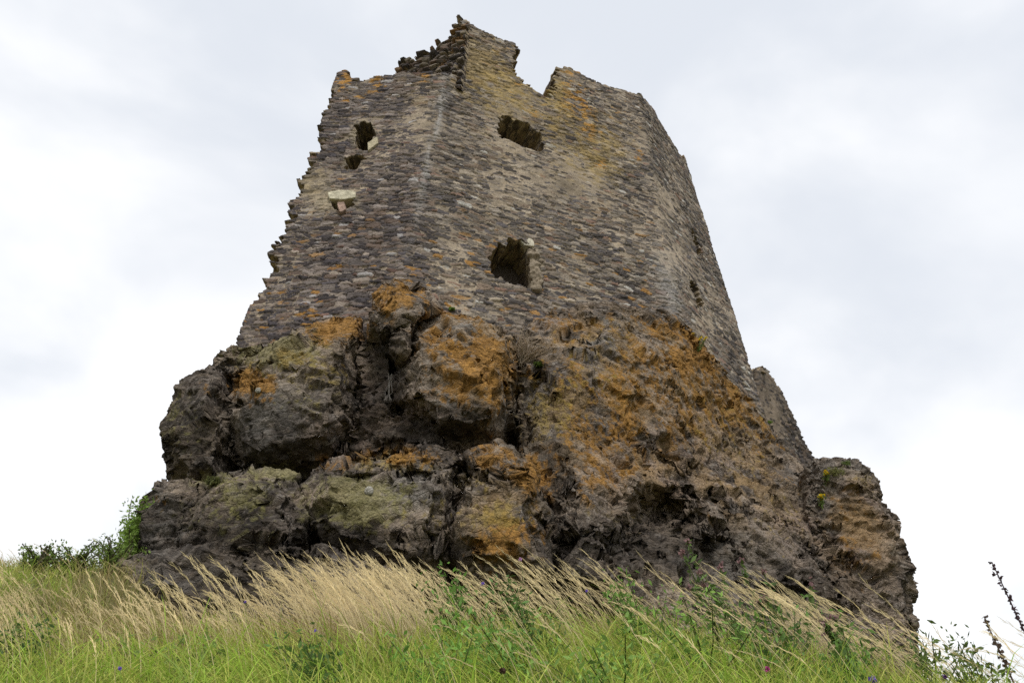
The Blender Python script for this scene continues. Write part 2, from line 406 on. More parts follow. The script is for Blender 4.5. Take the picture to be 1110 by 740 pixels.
# broken end of the gable: exposed rubble, a patch behind the left wall head
def patch(name, quad, polymask, res, parent, seed, amp, cell, colr, thick=.8, pal=None):
    bl, br, tr, tl = [np.array(q) for q in quad]
    nu = int(max(np.linalg.norm(br-bl), np.linalg.norm(tr-tl))/res); nv = int(max(np.linalg.norm(tl-bl), np.linalg.norm(tr-br))/res)
    s, t = np.meshgrid(np.linspace(0, 1, nu), np.linspace(0, 1, nv)); s = s.ravel()[:, None]; t = t.ravel()[:, None]
    P = (bl*(1-s)+br*s)*(1-t)+(tl*(1-s)+tr*s)*t
    Nn = np.cross(br-bl, tl-bl); Nn /= np.linalg.norm(Nn); Nf = np.tile(Nn, (len(P), 1))
    U, Vp = proj(P)
    wp = P+.08*np.stack([vnoise(P*4, seed)-.5, vnoise(P*4+7, seed)-.5, vnoise(P*4+3, seed)-.5], 1)
    F1, F2, CC, I = worley(wp/np.array(cell), seed)
    h = [hsh(I[:, 0], I[:, 1], I[:, 2], seed+40+k) for k in range(6)]
    L = (wp/np.array(cell)-CC)
    d = amp*(h[0]-.3)+amp*.7*((h[1]-.5)*L[:, 0]+(h[2]-.5)*L[:, 1]+(h[3]-.5)*L[:, 2])-amp*.7*sst(.16, 0, F2-F1)+amp*1.5*(fbm(P*1.3, 3, seed+8)-.5)
    Pd = P+Nf*d[:, None]
    cu, cv = proj(CC*np.array(cell))
    keep = inpoly(cu, cv, polymask) if polymask else np.ones(len(P), bool)
    base = np.array(colr)[np.minimum((h[4]*len(colr)).astype(int), len(colr)-1)]*(.7+.6*h[5])[:, None]
    ln = fbm(P*3, 4, seed+3)
    w = sst(.58, .7, ln)[:, None]*.5
    base = base*(1-w)+LICH_O*.8*w*(.6+.5*h[5])[:, None]
    kg = keep.reshape(nv, nu)
    fk = kg[:-1, :-1] & kg[1:, :-1] & kg[:-1, 1:] & kg[1:, 1:]
    W = dict(P=Pd, N=Nf, col=base, idx=np.arange(len(P)).reshape(nv, nu), fk=fk, rim=thick)
    return wall_part(W, 0, nu-1, name, parent)
DARKST = [(.07, .06, .06), (.10, .085, .08), (.14, .115, .095), (.20, .165, .125), (.12, .085, .065)]
patch('broken_gable', (at(424, 96, 12.5), at(500, 96, 11.55), at(508, 18, 11.55), at(424, 18, 12.5)),
      [(428, 100), (432, 77), (440, 67), (458, 58), (476, 51), (489, 38), (493, 24), (503, 20), (520, 40), (512, 60), (505, 100)], .022, tower, 5, .20, (.30, .30, .11), DARKST, .9)

# dressed stones of the left wall: lintel and corbel
def stone_block(name, pts8, mat, parent, col, amp=.03, seed=1, vox=.03, label=None):
    V, F_ = remesh_hull(pts8, vox)
    n = normals(V, F_)
    V = V+n*(amp*2*(fbm(V*6, 4, seed)-.5))[:, None]
    cc = np.array(col)*(.65+.7*fbm(V*9, 4, seed+3))[:, None]
    o = mesh_obj(name, V, F_, mat, parent, cc)
    if label: o['label'] = label
    return o
def normals(V, q):
    n = np.zeros_like(V)
    fn = np.cross(V[q[:, 2]]-V[q[:, 0]], V[q[:, 3]]-V[q[:, 1]])
    for k in range(4): np.add.at(n, q[:, k], fn)
    return n/np.maximum(np.linalg.norm(n, axis=1, keepdims=True), 1e-9)
def voxelize(V, faces, vox):
    me = bpy.data.meshes.new('tmp'); me.from_pydata([list(map(float, v)) for v in V], [], [list(map(int, f)) for f in faces]); me.update()
    ob = bpy.data.objects.new('tmp', me); COL.objects.link(ob)
    md = ob.modifiers.new('r', 'REMESH'); md.mode = 'VOXEL'; md.voxel_size = vox; md.adaptivity = 0
    dg = bpy.context.evaluated_depsgraph_get(); ev = ob.evaluated_get(dg); m2 = ev.to_mesh()
    n = len(m2.vertices); co = np.zeros(n*3, np.float32); m2.vertices.foreach_get('co', co)
    fl = np.zeros(len(m2.loops), np.int32); m2.loops.foreach_get('vertex_index', fl)
    ls = np.zeros(len(m2.polygons), np.int32); m2.polygons.foreach_get('loop_total', ls)
    assert (ls == 4).all()
    ev.to_mesh_clear(); bpy.data.objects.remove(ob); bpy.data.meshes.remove(me)
    return co.reshape(-1, 3).astype(float), fl.reshape(-1, 4)
def remesh_hull(pts, vox):
    import bmesh
    bm = bmesh.new()
    for p in pts: bm.verts.new([float(q) for q in p])
    bmesh.ops.convex_hull(bm, input=bm.verts)
    bmesh.ops.delete(bm, geom=[v for v in bm.verts if not v.link_faces], context='VERTS')
    bm.verts.index_update(); V = [v.co[:] for v in bm.verts]; f = [[v.index for v in q.verts] for q in bm.faces]; bm.free()
    return voxelize(V, f, vox)
def slab(poly, Y, dy): return [at(u, v, Y) for u, v in poly]+[at(u, v, Y)+C(0, dy, 0) for u, v in poly]
stone_block('lintel', slab([(355, 208), (368, 205), (386, 207), (385, 214), (370, 216), (357, 215)], 11.42, .5), M_WALL, tower, (.50, .46, .34), .035, 2, .02, 'cream lintel stone')
stone_block('corbel', slab([(365, 219), (373, 218), (375, 227), (368, 230)], 11.36, .4), M_WALL, tower, (.33, .23, .18), .03, 3, .02, 'pinkish stub of a corbel')
stone_block('sill', slab([(398, 154), (409, 148), (410, 155), (399, 163)], 11.42, .4), M_WALL, tower, (.40, .35, .24), .03, 4, .02)
stone_block('jamb_stone', slab([(562, 259), (569, 256), (578, 260), (579, 267), (569, 266)], 12.42, .4), M_WALL, tower, (.50, .46, .36), .04, 5, .02, 'pale stone at the head of the lower window')
stone_block('jamb', slab([(572, 270), (581, 268), (589, 304), (584, 314), (577, 314), (579, 292)], 12.4, 1.0), M_WALL, tower, (.24, .195, .14), .13, 6, .025, 'rough plastered jamb of the lower window')
for k, (u, v, w, h_) in enumerate([]):
    stone_block('arch_stone', slab([(u-w, v-h_), (u+w, v-h_), (u+w, v+h_*.6), (u-w, v+h_*.8)], 12.2, .5), M_WALL, tower, (.10, .085, .08), .05, 16+k, .025)

# lower stump of wall at the right, behind the keep
stump = root('ruined_wall', at(850, 500, 17.6), 'low broken stump of masonry wall stepping down to the right behind the keep', 'wall')
EDGE['S0'] = (at(812, 520, 18.6), at(811, 398, 18.6)); EDGE['S1'] = (at(822, 520, 17.6), at(819, 398, 17.6)); EDGE['S2'] = (at(905, 520, 21.5), at(905, 398, 21.5))
Ws = masonry(['S0', 'S1', 'S2'], 7.5, 13.2, .03, 21, [(790, 560), (806, 404), (815, 401), (828, 398), (836, 412), (844, 422), (852, 438), (860, 450), (871, 474), (882, 496), (890, 520), (890, 560)], rim=.4, bigp=-1, tint=C(.62, .60, .60))
wall_part(Ws, 0, Ws['idx'].shape[1]-1, 'wall', stump)

# ------------------------------------------------------------------ the rock
RLICH = [(620, 350, 60, 18, 'o', .6), (720, 360, 30, 20, 'o', .8), (640, 470, 30, 40, 'o', .7), (740, 450, 30, 50, 'o', .7), (820, 470, 40, 40, 'o', .5), (480, 370, 30, 20, 'o', .8), (595, 500, 20, 20, 'o', .6), (510, 520, 30, 12, 'y', .8), (330, 420, 40, 40, 'l', .5), (190, 450, 20, 40, 'l', .5), (660, 560, 40, 20, 'y', .5), (850, 560, 50, 40, 'y', .5), (940, 520, 20, 16, 'y', .6), (470, 560, 30, 30, 'y', .6), (250, 560, 60, 30, 'l', .5), (340, 400, 40, 30, 'y', .7), (420, 500, 50, 14, 'y', .8), 
  # u, v, ru, rv, kind, amount
 (275, 415, 20, 16, 'o', 1.2), (315, 392, 26, 16, 'o', .7), (365, 356, 32, 14, 'o', 1.1), (425, 318, 32, 20, 'o', .85), (350, 372, 14, 8, 'o', .8), (520, 395, 42, 38, 'o', 1.0), (500, 340, 40, 10, 'o', .9), (535, 430, 25, 20, 'o', .6),
 (610, 400, 45, 40, 'o', .6), (670, 440, 40, 60, 'o', .75), (700, 400, 35, 60, 'o', .75), (755, 385, 30, 30, 'o', 1.0), (790, 430, 40, 40, 'o', .85), (650, 520, 26, 20, 'o', .8), (690, 490, 20, 30, 'o', .7),
 (780, 560, 25, 20, 'o', .55), (575, 515, 22, 25, 'o', .9), (545, 585, 34, 28, 'o', .95), (535, 495, 30, 12, 'o', .9), (430, 492, 50, 10, 'o', .85), (365, 502, 20, 8, 'o', .8), (535, 560, 35, 20, 'y', .9),
 (915, 545, 22, 20, 'o', .6), (935, 590, 22, 35, 'o', .55), (840, 500, 40, 40, 'o', .4), (900, 620, 30, 20, 'o', .3), (365, 385, 20, 10, 'o', .6), (215, 420, 20, 12, 'o', .4), (180, 540, 20, 10, 'o', .5),
 (385, 545, 45, 22, 'l', 1.1), (265, 535, 30, 16, 'l', .9), (300, 512, 25, 10, 'l', 1.0), (300, 380, 45, 20, 'l', 1.0), (230, 520, 30, 10, 'l', .7), (215, 470, 26, 40, 'l', .35), (440, 540, 40, 25, 'l', .5),
 (650, 380, 60, 40, 'y', .5), (590, 440, 30, 35, 'y', .8), (630, 420, 60, 50, 'y', .5), (800, 500, 50, 50, 'y', .5), (700, 550, 50, 30, 'y', .25), (500, 520, 30, 20, 'y', .5), (780, 460, 60, 50, 'y', .5), (430, 560, 40, 20, 'y', .4),
]
RGREY = [(585, 352, 22, 16), (505, 346, 45, 12), (505, 346, 45, 12), (655, 350, 40, 10), (575, 480, 22, 60), (480, 430, 30, 30), (880, 520, 30, 40), (930, 510, 25, 14), (300, 445, 40, 40), (440, 530, 40, 30), (800, 600, 60, 40), (200, 625, 90, 14), (170, 560, 20, 40), (640, 370, 40, 14), (300, 470, 50, 40)]
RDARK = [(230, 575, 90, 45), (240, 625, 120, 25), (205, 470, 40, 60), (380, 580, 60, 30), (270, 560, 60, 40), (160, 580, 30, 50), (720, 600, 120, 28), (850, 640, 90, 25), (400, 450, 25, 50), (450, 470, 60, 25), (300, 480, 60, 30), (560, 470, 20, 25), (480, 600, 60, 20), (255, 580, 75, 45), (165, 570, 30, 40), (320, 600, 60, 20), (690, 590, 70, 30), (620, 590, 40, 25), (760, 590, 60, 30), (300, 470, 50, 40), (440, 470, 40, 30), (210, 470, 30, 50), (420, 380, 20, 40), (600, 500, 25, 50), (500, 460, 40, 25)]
ROCHRE = [(640, 365, 75, 30), (720, 365, 35, 25), (510, 360, 40, 16), (650, 430, 90, 80), (760, 440, 70, 70), (800, 520, 60, 50), (700, 500, 60, 40), (530, 400, 50, 50), (545, 560, 40, 40), (930, 570, 40, 50)]
RRED = [(405, 440, 22, 50), (400, 490, 60, 18), (445, 450, 30, 30), (670, 490, 30, 60), (740, 500, 60, 60), (350, 480, 40, 25), (870, 560, 50, 50), (930, 570, 40, 60), (610, 350, 40, 16)]
CRACKS = [([(250, 402), (244, 440), (250, 500), (246, 520)], 5, .45), ([(392, 352), (386, 380), (384, 430), (386, 470)], 5, .3), ([(422, 352), (424, 385), (421, 430), (424, 450)], 6, .6),
          ([(556, 372), (558, 410), (552, 445), (540, 470)], 5, .5), ([(502, 500), (502, 545), (490, 580), (487, 600)], 6, .5), ([(440, 345), (446, 380), (436, 398)], 4, .3), ([(330, 516), (400, 512), (500, 502)], 3, .22),
          ([(505, 512), (540, 512), (548, 520)], 7, .35), ([(500, 590), (520, 598)], 5, .3), ([(690, 545), (715, 535), (745, 545)], 7, .4), ([(800, 545), (795, 600), (805, 640)], 6, .3), ([(880, 505), (890, 560), (905, 600)], 5, .3),
          ([(270, 505), (330, 500), (370, 490)], 6, .3), ([(640, 340), (630, 370), (660, 400)], 3, .1), ([(735, 350), (790, 395), (850, 470)], 3, .15), ([(700, 470), (720, 500), (760, 515)], 4, .2), ([(600, 560), (650, 575), (690, 600)], 6, .25), ([(840, 560), (880, 600), (930, 660)], 4, .2)]
DENTS = [(716, 556, 32, 30, 1.2), (742, 568, 24, 22, .9), (700, 580, 30, 18, .7), (545, 466, 18, 18, .5), (640, 592, 40, 18, .5), (775, 602, 30, 22, .6), (850, 645, 40, 14, .4), (410, 492, 50, 12, .4), (330, 490, 36, 12, .3), (455, 586, 26, 12, .4), (300, 606, 40, 10, .4), (536, 516, 28, 8, .4), (690, 600, 34, 20, .5), (590, 575, 18, 16, .4), (610, 540, 14, 12, .3), (800, 560, 16, 10, .35), (905, 615, 20, 10, .3)]
def carve(V, q):
    """cracks and sharp-lipped hollows"""
    n = normals(V, q); U, Vp = proj(V)
    wu = U+30*(fbm(V*2.2, 4, 51, .6)-.5); wv = Vp+26*(fbm(V*2.2+8, 4, 52, .6)-.5)
    front = sst(.1, -.35, n[:, 1]); dent = np.zeros(len(V))
    for pts, wd, dp in CRACKS:
        dent = np.maximum(dent, dp*np.exp(-(segdist(wu, wv, pts)/(wd*.8))**2))
    for u, v, ru, rv, dp in DENTS:
        x = (wu-u)/ru; y = (wv-v)/rv
        dent = np.maximum(dent, dp*np.clip(1-x*x, 0, 1)**.6*sst(-1.0, -.78, y)*np.clip(1-(y+1)/2.1, 0, 1)**.8)
    return V+np.stack([0*dent, dent*front, 0*dent], 1)
def facet(V, n, scale, strength, off, sd, pert, stretch, lim=.3):
    """break the surface into flat fracture faces"""
    ps = V*stretch
    ps = ps+.16*scale*np.stack([vnoise(V/scale*2.3+k*5, sd)-.5 for k in range(3)], 1)
    F1, F2, CC, I = worley(ps/scale+sd*3.7, 100+sd)
    ax = np.argmax(np.abs(n), 1)*2+(n[np.arange(len(n)), np.argmax(np.abs(n), 1)] > 0)
    key = (I[:, 0]+5000)*10**9+(I[:, 1]+5000)*10**5+(I[:, 2]+5000)*8+ax
    _, inv = np.unique(key, return_inverse=True); m = inv.max()+1; cnt = np.bincount(inv, minlength=m)
    c = np.stack([np.bincount(inv, V[:, k], m) for k in range(3)], 1)/cnt[:, None]
    r2 = np.random.default_rng(sd)
    g = np.stack([np.bincount(inv, n[:, k], m) for k in range(3)], 1)/cnt[:, None]
    g /= np.maximum(np.linalg.norm(g, axis=1, keepdims=True), 1e-6)
    g = g+r2.normal(0, pert, (m, 3)); g /= np.linalg.norm(g, axis=1, keepdims=True)
    rnd = r2.uniform(-1, 1, m); tone = r2.uniform(-1, 1, m)
    gm = g[inv]; h = ((V-c[inv])*gm).sum(1)
    d = np.clip(-strength*h+off*rnd[inv]*np.minimum(1, cnt[inv]/30), -lim, lim)
    return V+gm*d[:, None], tone[inv], F2-F1
def rock_surface(V, q, seed, rough=1.0, strata=1.6):
    n = normals(V, q)
    V = V+n*(.20*(fbm(V*.9, 3, 71)-.5))[:, None]*rough
    V, cell2, e1 = facet(V, normals(V, q), .80, .82, .075*rough, 31, .20, C(1, 1, strata))
    V, cell, e2 = facet(V, normals(V, q), .34, .74, .038*rough, 32, .22, C(1, 1, strata*1.25), .2)
    V = V-normals(V, q)*(.030*sst(.09, .0, e2))[:, None]
    V, cell3, e3 = facet(V, normals(V, q), .145, .55, .016*rough, 33, .24, C(1, 1, strata*1.4), .08)
    nn = normals(V, q)
    lz = V[:, 2]+.22*V[:, 0]+.35*(fbm(V*.8, 3, 43)-.5)+.06*(fbm(V*4, 3, 45)-.5)
    lm = sst(.45, .62, fbm(V*.7, 3, 46))
    for per, am in ((.27, .036), (.11, .022)):
        fr = lz/per-np.floor(lz/per); z0 = np.zeros(len(V), np.int64); hh = hsh(np.floor(lz/per).astype(np.int64), z0, z0, 47)
        V = V+nn*(am*lm*((fr-.5)*.9+(hh-.5)*.8))[:, None]
    V = V+nn*(.03*(fbm(V*C(9, 9, 12), 3, 41, .7)-.5))[:, None]
    Vn = V
    U, Vp = proj(V)
    wu = U+14*(fbm(V*2.2, 3, 51)-.5); wv = Vp+14*(fbm(V*2.2+8, 3, 52)-.5)
    cell = cell*.5; cell2 = cell2*.5
    # colour
    f1 = fbm(V*C(1.3, 1.3, 2), 4, 60); f2 = fbm(V*C(5, 5, 8), 4, 61, .6); f3 = fbm(V*C(14, 14, 20), 3, 62, .6)
    base = C(.112, .090, .072)*(1-sst(.38, .62, f1))[:, None]+C(.245, .192, .142)*sst(.38, .62, f1)[:, None]
    base = base*np.clip(.30+1.25*f2+.45*cell+.2*cell2+.35*cell3+1.1*(f3-.5), .22, 2.2)[:, None]
    hi = sst(.58, .70, f3)[:, None]*.5
    base = base*(1-hi)+C(.34, .30, .26)*hi
    def blob(L):
        w = 0
        for u, v, ru, rv in L: w = np.maximum(w, np.exp(-(((U-u)/ru)**2+((Vp-v)/rv)**2)))
        return w
    g = blob(RGREY)*sst(.3, .6, f2); base = base*(1-.55*g[:, None])+C(.29, .27, .24)*.55*g[:, None]
    g = blob(RRED)*sst(.35, .65, f1*.5+f2*.5); base = base*(1-.5*g[:, None])+C(.20, .13, .10)*.5*g[:, None]
    dg_ = np.stack([(V[:, 0]*.87+V[:, 2]*.5)*5.5, V[:, 1]*3, (V[:, 0]*-.5+V[:, 2]*.87)*2.4], 1)
    g = blob(ROCHRE)*sst(.38, .58, fbm(V*2.3, 4, 66, .6)); base = base*(1-.7*g[:, None])+C(.30, .195, .088)*(.45+1.1*f2)[:, None]*.7*g[:, None]
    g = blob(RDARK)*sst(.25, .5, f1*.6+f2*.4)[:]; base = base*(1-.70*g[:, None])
    ln = fbm(dg_, 5, 63, .68); ln2 = fbm(V*13, 4, 64, .72)
    for u, v, ru, rv, k, a in RLICH:
        ru, rv = ru*1.45, rv*1.45
        e = a*np.exp(-(((wu-u)/ru)**2+((wv-v)/rv)**2)); on = np.minimum(1, e*3)
        if k == 'o':
            w = sst(.560, .625, e*.31+ln*.44+ln2*.32)*on*.88; cl = LICH_O*(.55+.75*f2)[:, None]*(1-.35*sst(.4, .6, ln2))[:, None]
        elif k == 'y':
            w = sst(.53, .63, e*.32+ln2*.46+ln*.24)*on*.62; cl = LICH_Y*.9*(.6+.7*f2)[:, None]
        else:
            w = .78*sst(.505, .60, e*.34+ln2*.44+ln*.24)*on*.75; cl = OLIVE*1.25*(.5+.9*f2)[:, None]
        base = base*(1-w[:, None])+cl*w[:, None]
    return Vn, base

def block(outline, bulge, depth, inner=.62, back=.96):
    """a boulder from its traced outline (u, v, Y): bulging front, real depth behind"""
    o = np.array(outline, float); c = o.mean(0)
    ring = np.array([at(*p) for p in o])
    inn = np.array([at(*(c[:2]+(p[:2]-c[:2])*inner), p[2]-bulge) for p in o])
    ctr = at(c[0], c[1], c[2]-bulge*1.12)
    cb = ring.mean(0)
    bk = cb+(ring-cb)*back; bk[:, 1] = ring[:, 1]+depth
    n = len(o); V = np.concatenate([ring, inn, bk, [ctr], [bk.mean(0)]])
    f = []
    for k in range(n):
        j = (k+1) % n
        f += [[k, j, n+j, n+k], [n+k, n+j, 3*n], [j, k, 2*n+k, 2*n+j], [2*n+j, 2*n+k, 3*n+1]]
    return V, f
def rock(name, outline, bulge, depth, parent, seed, vox=.032, rough=1.0, inner=.62, label=None, Yall=None, strata=1.3):
    if Yall is not None: outline = [(u, v, Yall) for u, v in outline]
    V, f = block(outline, bulge, depth, inner)
    V, q = voxelize(V, f, vox*1.25)
    V = carve(V, q)
    V, q = voxelize(V, q, vox)
    V, c = rock_surface(V, q, seed, rough, strata)
    o = mesh_obj(name, V, q, M_ROCK, parent, c, smooth=False)
    if label: o['label'] = label
    return o

crag = root('rock_crag', (0, 12, 2.0), 'rugged dark brown crag blotched with orange lichen carrying the ruined keep', 'crag')
rock('rock_pillar', [(205, 404), (228, 398), (247, 402), (250, 440), (250, 500), (240, 530), (180, 520), (174, 490), (176, 455), (188, 425)], .55, 2.2, crag, 1, Yall=11.2, label='rounded pillar at the left end of the crag')
rock('rock_ledge', [(228, 402), (236, 385), (250, 374), (285, 372), (290, 395), (262, 412), (240, 412)], .25, 1.6, crag, 2, Yall=11.35, vox=.03, strata=3.2, label='thin flat layers under the left foot of the keep')
rock('rock_block', [(262, 386), (300, 368), (345, 352), (392, 340), (398, 365), (386, 400), (388, 470), (372, 492), (330, 508), (270, 512), (246, 495), (244, 440), (252, 405)], .75, 2.6, crag, 3, Yall=11.0, label='broad block left of the cleft')
rock('rock_pillar', [(384, 372), (400, 355), (424, 350), (426, 440), (416, 480), (380, 480)], .25, 2.0, crag, 4, Yall=11.0, label='reddish pillar set back in the cleft')
rock('rock_recess', [(360, 470), (410, 400), (480, 400), (530, 440), (540, 500), (450, 500), (350, 515)], .15, 2.0, crag, 5, Yall=10.95, rough=.8)
rock('rock_spur', [(397, 340), (405, 318), (425, 303), (448, 308), (468, 320), (474, 336), (446, 348), (448, 385), (432, 404), (410, 380), (398, 365)], .7, 1.8, crag, 6, Yall=10.75, vox=.03, label='jutting spur against the corner of the keep')
rock('rock_block', [(444, 346), (470, 337), (512, 343), (556, 362), (562, 400), (557, 445), (545, 474), (520, 488), (488, 486), (455, 462), (424, 432), (438, 392)], 1.0, 2.6, crag, 7, Yall=10.95, label='orange stained block right of the cleft')
rock('rock_face', [(556, 380, 11.5), (572, 350, 11.8), (600, 334, 12.0), (650, 330, 12.35), (715, 335, 13.1), (745, 352, 13.7), (780, 395, 14.5), (806, 425, 15.3), (840, 468, 16.0), (872, 510, 15.9), (905, 550, 15.4), (925, 590, 14.8), (945, 640, 14.2), (965, 700, 13.6), (960, 780, 13.6),
               (850, 770, 12.3), (700, 720, 11.0), (600, 650, 10.3), (588, 600, 10.3), (580, 540, 10.7), (562, 480, 11.2), (556, 430, 11.5)], .75, 3.5, crag, 8, vox=.034, inner=.72, label='great sloping right hand face streaked orange')
rock('ledge_slab', [(334, 514), (350, 502), (400, 490), (460, 479), (500, 485), (510, 500), (480, 512), (430, 514), (390, 520), (345, 524)], .35, 2.0, crag, 9, Yall=9.9, vox=.03, label='projecting flat slab with orange edge')
rock('rock_block', [(335, 520), (390, 508), (440, 500), (502, 500), (504, 540), (486, 585), (470, 625), (400, 620), (350, 600), (330, 560)], .55, 2.2, crag, 10, Yall=9.85, label='olive tinted block under the flat slab')
rock('rock_block', [(503, 492), (530, 480), (562, 488), (585, 512), (590, 560), (594, 620), (560, 640), (505, 630), (486, 600), (490, 570), (505, 540)], .6, 2.2, crag, 11, Yall=9.8, label='orange layered block beside the right hand face')
# the buried heart of the crag
def heart():
    lo = [(-7.2, 11.6), (-3, 10.9), (0.6, 10.9), (3.5, 12.2), (7.5, 14.5), (9.3, 17.5), (7, 24), (-6, 21)]
    hi = [(-6.1, 12.2), (-2.8, 11.9), (0.8, 12.8), (4.3, 14.4), (7.3, 17.2), (7.8, 18.5), (4.5, 22), (-5.6, 18)]
    V = [C(x, y, .2) for x, y in lo]+[C(x, y, 8.3+.12*x) for x, y in hi]
    n = 8; f = [[k, (k+1) % n, n+(k+1) % n, n+k] for k in range(n)]+[list(range(n))[::-1], [n+k for k in range(n)]]
    return np.array(V), f
V, f = heart(); V, q = voxelize(V, f, .10); V, c = rock_surface(V, q, 20)
mesh_obj('rock_heart', V, q, M_ROCK, crag, c, smooth=False)

stack = root('rock_stack', at(930, 690, 14.5), 'separate flat topped layered rock at the right end of the crag against the sky', 'rock')
rock('rock_mass', [(880, 498), (905, 496), (930, 500), (944, 513), (951, 535), (964, 556), (975, 590), (985, 608), (987, 640), (994, 690), (998, 800), (880, 800), (868, 600), (866, 540)], .7, 3.0, stack, 21, Yall=14.6, strata=2.0, inner=.82)
boul = root('boulder', at(260, 615, 9.4), 'big black rounded boulder with olive lichen on top in front of the left pillar', 'boulder')
rock('boulder_mass', [(212, 532), (250, 512), (292, 508), (330, 530), (346, 548), (342, 585), (316, 608), (300, 640), (200, 640), (184, 600), (190, 560)], .75, 2.2, boul, 22, Yall=9.9, vox=.032)
boul2 = root('boulder', at(170, 610, 10.2), 'grey blunt boulder at the far left foot of the crag beside the green bush', 'boulder')
rock('boulder_mass', [(152, 548), (178, 516), (215, 520), (222, 560), (215, 630), (160, 630), (147, 600)], .5, 2.0, boul2, 23, Yall=10.4, vox=.034)
slabo = root('rock_slab', at(230, 640, 9.4), 'low grey rock slab at ground level below the two left boulders', 'rock')
rock('slab_mass', [(92, 634), (125, 606), (160, 594), (230, 596), (300, 592), (380, 598), (440, 614), (440, 700), (250, 700), (100, 700)], .45, 1.6, slabo, 24, Yall=9.3, vox=.034)

# ------------------------------------------------------------------ ground
def ground(x, y):
    x = np.asarray(x, float); y = np.asarray(y, float)
    yc = np.where(y > 3.5, 3.5+2.2*(1-np.exp(-np.maximum(y-3.5, 0)/2.2)), y)      # bank easing off
    k = .13+.20*sst(-3.4, -5.6, x)
    z = -1.5+.47*yc+k*np.clip(y-4.5, 0, 6.5)
    z = z-.13*np.maximum(x-1.2, 0)**1.1*np.clip(y/5, 0, 1.6)*sst(40, 10, x)
    z = z-.25*np.clip(y-22, 0, 40)
    z = z-.12*np.maximum(-x-9, 0)
    q = np.stack([np.ravel(x)*.8, np.ravel(y)*.8, 0*np.ravel(x)], 1)
    return np.maximum(z+.16*(fbm(q, 3, 88).reshape(x.shape)-.5), -12)
def axis_pts(lo, hi, a, b, fine, growth=1.12):
    m = list(np.arange(a, b, fine)); s = fine; v = m[-1]; r = []
    while v < hi: s *= growth; v += s; r.append(v)
    s = fine; v = a; l = []
    while v > lo: s *= growth; v -= s; l.append(v)
    return np.array(l[::-1]+m+r)
gx = axis_pts(-900, 900, -9, 9, .15); gy = axis_pts(-300, 1500, -1, 13, .15)
GX, GY = np.meshgrid(gx, gy); GZ = ground(GX, GY)
GP = np.stack([GX.ravel(), GY.ravel(), GZ.ravel()], 1); ii = np.arange(GX.size).reshape(GX.shape)
gq = np.stack([ii[:-1, :-1].ravel(), ii[:-1, 1:].ravel(), ii[1:, 1:].ravel(), ii[1:, :-1].ravel()], 1)
gn = fbm(GP*C(1, 1, 0)*1.5, 4, 90)[:, None]
gc = C(.07, .085, .025)*(1-gn)+C(.15, .125, .05)*gn
tag(mesh_obj('ground', GP, gq, M_SOIL, None, gc), kind='structure')

# ------------------------------------------------------------------ grass
def ribbons(rootp, height, lean, width, bend, nseg, col0, col1, tipw=.05, prof=None, face=None):
    """vectorised bent blades; lean = (n,2) horizontal reach at the tip as a fraction of height"""
    n = len(rootp); t = np.linspace(0, 1, nseg+1)
    V = np.zeros((n, nseg+1, 2, 3)); Cc = np.zeros((n, nseg+1, 2, 3))
    if face is None:
        ang = rng.uniform(0, math.pi, n); face = np.stack([np.cos(ang), np.sin(ang)*.6, 0*ang], 1)
    for k, tt in enumerate(t):
        h = height*(tt-bend*tt**3*.45); r = height[:, None]*lean*(tt**1.7)[..., None] if np.ndim(tt) else height[:, None]*lean*(tt**1.7)
        p = rootp+np.concatenate([r, h[:, None]], 1)
        w = width*(prof(tt) if prof else max(tipw, (1-tt)**.6))
        V[:, k, 0] = p-face*w[:, None]*.5; V[:, k, 1] = p+face*w[:, None]*.5
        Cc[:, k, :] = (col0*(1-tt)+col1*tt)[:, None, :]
    base = np.arange(n)[:, None]*(nseg+1)*2
    q = []
    for k in range(nseg):
        q.append(np.concatenate([base+2*k, base+2*k+1, base+2*k+3, base+2*k+2], 1))
    return V.reshape(-1, 3), np.concatenate(q), Cc.reshape(-1, 3)
def merge(parts):
    V = []; Q = []; Cc = []; o = 0
    for v, q, c in parts: V.append(v); Q.append(q+o); Cc.append(c); o += len(v)
    return np.concatenate(V), np.concatenate(Q), np.concatenate(Cc)
def scatter(n, y0, y1, pw=1.0, margin=1.2):
    y = y0+(y1-y0)*rng.random(n)**pw; w = .84*y+margin
    x = rng.uniform(-1, 1, n)*w
    return x, y
def free(x, y):   # keep grass off the rock foot
    edge = np.interp(x, [-8, -6.3, -4.5, -3, 0, 1.5, 4, 7, 9, 12], [12, 9.9, 9.2, 8.9, 8.9, 9.3, 10.6, 12.2, 13.5, 16])
    return y < edge
# green sward
def dryness(x, y):
    q = np.stack([x*.7, y*.7, 0*x], 1)
    d = fbm(q, 3, 95)
    d = d+.12*sst(-.5, -3.0, x)+.16*sst(5.4, 6.6, y)-.10*sst(-1, 2.5, x)*sst(6.5, 5, y)
    return d
x, y = scatter(70000, 2.3, 10.5, 1.35); m = free(x, y); x, y = x[m], y[m]; n = len(x)
P = np.stack([x, y, ground(x, y)-.02], 1)
d = dryness(x, y)+.25*(rng.random(n)-.5)
hgt = rng.uniform(.2, .58, n)*(1-.25*sst(6, 9, y))*np.where(rng.random(n) < .06, 1.35, 1)
lean = np.stack([rng.normal(-.25, .38, n)+1.6*(fbm(np.stack([x*1.7, y*1.7, 0*x], 1), 2, 98)-.5), rng.normal(-.05, .35, n)], 1)
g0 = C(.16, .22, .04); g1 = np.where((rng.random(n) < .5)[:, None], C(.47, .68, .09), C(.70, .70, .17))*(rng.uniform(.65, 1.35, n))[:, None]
dr = C(.55, .43, .19)*(rng.uniform(.6, 1.2, n))[:, None]
w = sst(.55, .85, d)[:, None]
